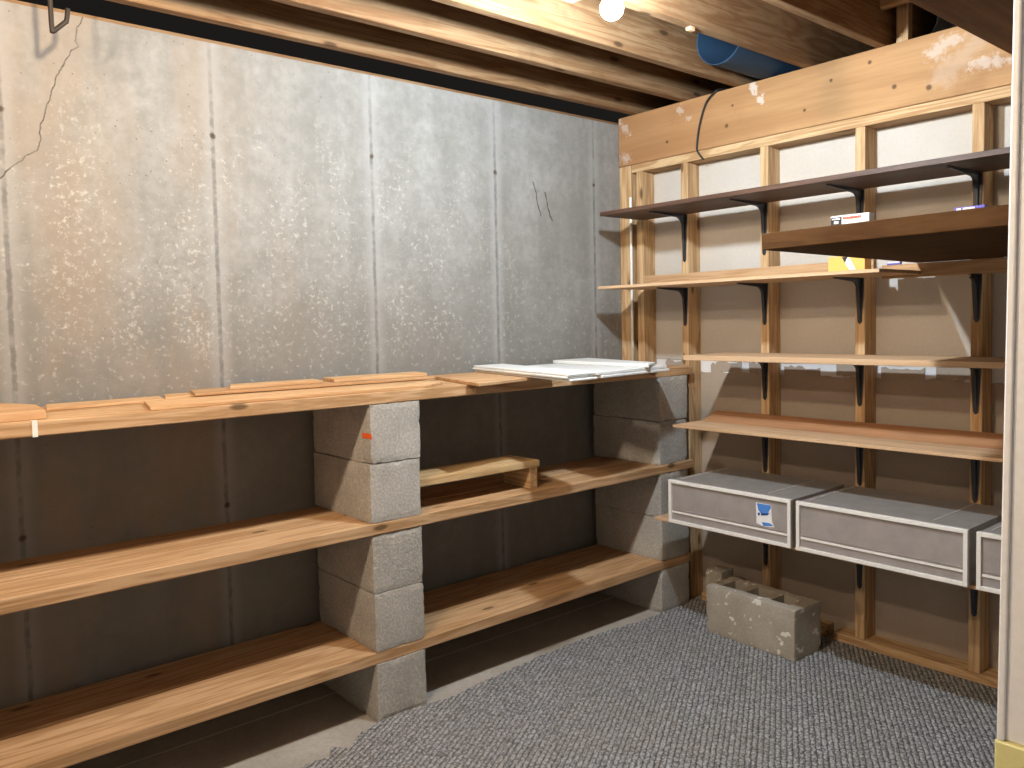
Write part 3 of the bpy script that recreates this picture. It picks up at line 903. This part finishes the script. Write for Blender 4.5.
# ------------------------------------------------------------------ plastic drawers
def drawer(y0, y1, lab):
    """frosted drawer unit: origin at the back left of its base; local x runs toward the room, front at -0.4"""
    w = y0 - y1
    o = tag(empty('drawer_unit', (0, (y0 + y1) / 2, 0.4645)), lab, 'drawer', 'plastic drawers on the lowest wall shelf')
    h, d = 0.174, 0.398
    a = w / 2
    bm = bmesh.new()
    bx(bm, -d + 0.012, -0.004, -a, -a + 0.003, 0, h - 0.003)
    bx(bm, -d + 0.012, -0.004, a - 0.003, a, 0, h - 0.003)
    bx(bm, -0.007, -0.004, -a + 0.003, a - 0.003, 0, h - 0.003)
    bx(bm, -d + 0.012, -0.004, -a + 0.003, a - 0.003, 0, 0.003)
    obj('shell', bm, frost_m, o)
    bm = bmesh.new()
    bx(bm, -d + 0.012, -0.004, -a, a, h - 0.003, h)
    tpn = obj('top_panel', bm, frost_t, o)
    for yy in (-a + 0.115, a - 0.022):
        bm = bmesh.new(); bx(bm, -d + 0.05, -0.02, yy, yy + 0.004, h + 0.0002, h + 0.0018)
        obj('ridge', bm, frost_r, tpn)
    bm = bmesh.new()
    f = 0.013
    bx(bm, -d - 0.004, -d + 0.012, -a - 0.004, -a + f - 0.004, 0, h + 0.002)
    bx(bm, -d - 0.004, -d + 0.012, a - f + 0.004, a + 0.004, 0, h + 0.002)
    bx(bm, -d - 0.004, -d + 0.012, -a + f - 0.004, a - f + 0.004, 0, f)
    bx(bm, -d - 0.004, -d + 0.012, -a + f - 0.004, a - f + 0.004, h + 0.002 - f, h + 0.002)
    obj('front_frame', bm, whiteplastic, o, bevel=0.0015)
    dr = None
    bm = bmesh.new(); bx(bm, -d + 0.004, -d + 0.007, -a + f - 0.003, a - f + 0.003, f + 0.001, h - f)
    dr = obj('drawer_front', bm, frostp_m, o)
    bm = bmesh.new(); bx(bm, -d + 0.000, -d + 0.0038, -a + f - 0.002, a - f + 0.002, 0.042, 0.049)
    obj('pull_rail', bm, whiteplastic, dr)
    bm = bmesh.new(); bx(bm, -d + 0.001, -d + 0.0038, -a + f - 0.002, a - f + 0.002, 0.056, 0.0585)
    obj('pull_rail', bm, frost_m, dr)
    return o, dr, d
d1, f1_, d = drawer(-0.603, -1.142, 'frosted plastic drawer with a blue sticker, nearest the block shelves')
drawer(-1.171, -1.728, 'frosted plastic drawer without a sticker, in the middle of the wall shelf')
drawer(-1.760, -2.30, 'frosted plastic drawer half hidden behind the white post')
# the sticker
X = -d + 0.0034
bm = bmesh.new(); prism(bm, [(0.036, 0.046), (0.034, -0.032), (0.0, -0.040), (-0.040, -0.034), (-0.030, -0.012), (-0.026, 0.046)], X - 0.0005, X, 0)
st = obj('sticker', bm, paper_m, f1_)
st.location = (0, -0.166, 0.098)
st['label'] = 'white and blue sticker'
bm = bmesh.new(); prism(bm, [(0.032, 0.044), (0.026, 0.020), (0.012, 0.006), (-0.012, 0.012), (-0.026, 0.034), (-0.025, 0.045)], X - 0.0011, X - 0.0006, 0)
prism(bm, [(0.012, -0.024), (-0.020, -0.022), (-0.036, -0.030), (0.004, -0.038)], X - 0.0011, X - 0.0006, 0)
obj('blue_print', bm, blue_m, st)
bm = bmesh.new(); prism(bm, [(0.030, 0.030), (0.018, 0.014), (0.012, 0.001), (-0.014, 0.007), (-0.022, 0.018), (-0.010, 0.012), (0.012, 0.009)], X - 0.0017, X - 0.0012, 0)
prism(bm, [(0.029, 0.006), (0.022, 0.012), (0.018, 0.004), (0.025, -0.002)], X - 0.0017, X - 0.0012, 0)
obj('navy_print', bm, navy_m, st)

# ------------------------------------------------------------------ white post at the right edge
p = tag(empty('white_post', (-1.30, -2.120, 0.012)), 'white painted post at the right edge standing on a yellow foam base', 'post')
for nm, ext in (('post_board', (0.0, 0.09, -0.30, -0.002)), ('edge_bead', (-0.009, 0.0, -0.0135, 0.0))):
    bm = bmesh.new()
    for q in bx(bm, *ext, 0.4525, 2.098):
        if q.co.z > 1: q.co.y -= 0.019
    obj(nm, bm, whitepost_m, p, bevel=0.003)
bm = bmesh.new(); bx(bm, -0.011, 0.09, -0.30, 0.003, 0.0, 0.452)
fb = obj('foam_base', bm, yellow_m, p, bevel=0.004)
fb['label'] = 'yellow foam base'
bm = bmesh.new(); bx(bm, -0.0125, -0.0111, -0.075, -0.050, 0.395, 0.414); obj('dark_hole', bm, blackp_m, fb)

# ------------------------------------------------------------------ small things
bm = bmesh.new(); tube(bm, smooth_path([(0.03, -0.60, ZJ + 0.006), (0.005, -0.585, ZJ + 0.009), (-0.018, -0.575, ZJ), (-0.020, -0.525, 2.235), (-0.019, -0.49, 2.15), (-0.019, -0.475, 2.07), (-0.020, -0.478, 2.035), (-0.012, -0.505, 1.995)], 8), 0.004, 8)
tag(obj('cable', bm, black_m, smooth=True), 'thin black cable looped over the header beam', 'cable')
bm = bmesh.new(); lathe(bm, [(0.0, 0), (0.0065, 0), (0.0065, 0.80), (0.005, 0.803), (0.0, 0.803)], 16, 'z', -0.014, -0.083, ZT + 0.0005)
bmesh.ops.remove_doubles(bm, verts=bm.verts[:], dist=1e-5)
tag(obj('upright_rod', bm, rod_m, smooth=True), 'thin white upright rod beside the corner studs', 'rod')  # thin white conduit standing on the top planks
hk = [(-2.516, -0.128, 2.345), (-2.516, -0.165, 2.34), (-2.516, -0.195, 2.31), (-2.517, -0.2, 2.25), (-2.517, -0.2, 2.18), (-2.516, -0.2, 2.126), (-2.512, -0.2, 2.122), (-2.484, -0.2, 2.15), (-2.479, -0.2, 2.156), (-2.474, -0.2, 2.19)]
bm = bmesh.new(); tube(bm, smooth_path(hk, 6), 0.0065, 10)
tag(obj('utility_hook', bm, hook_m, smooth=True), 'dark metal utility hook hanging from the first joist at upper left', 'hook')

# the bulbs
for (x, y, z), c, s, lab in BULBS:
    near = min(JY, key=lambda j: abs((j[0] + j[1]) / 2 - y))
    o = tag(empty('ceiling_lamp', (x, y, z)), lab, 'lamp', 'bare bulbs under the joists')
    bm = bmesh.new()
    prof = [(0.0, -0.032)] + [(0.032 * math.sin(math.radians(a)), -0.032 * math.cos(math.radians(a))) for a in range(15, 125, 12)] + [(0.0205, 0.034), (0.0145, 0.048), (0.0135, 0.056)]
    lathe(bm, prof, 28)
    bmesh.ops.remove_doubles(bm, verts=bm.verts[:], dist=1e-5)
    bmesh.ops.recalc_face_normals(bm, faces=bm.faces[:])
    obj('light_bulb', bm, glow('lit bulb glass', c, s), o, smooth=True)
    bm = bmesh.new()
    lathe(bm, [(0.014, 0.05), (0.022, 0.052), (0.024, 0.075), (0.045, 0.085), (0.05, 0.10), (0.05, ZJ - z - 0.0222), (0.0, ZJ - z - 0.0222)], 28)
    bmesh.ops.recalc_face_normals(bm, faces=bm.faces[:])
    obj('lamp_socket', bm, porcelain_m, o, smooth=True)
    bm = bmesh.new(); bx(bm, -0.06, 0.06, -1.33 - y, -0.94 - y, ZJ - z - 0.022, ZJ - z - 0.0005)
    obj('mounting_board', bm, pine[1], o)
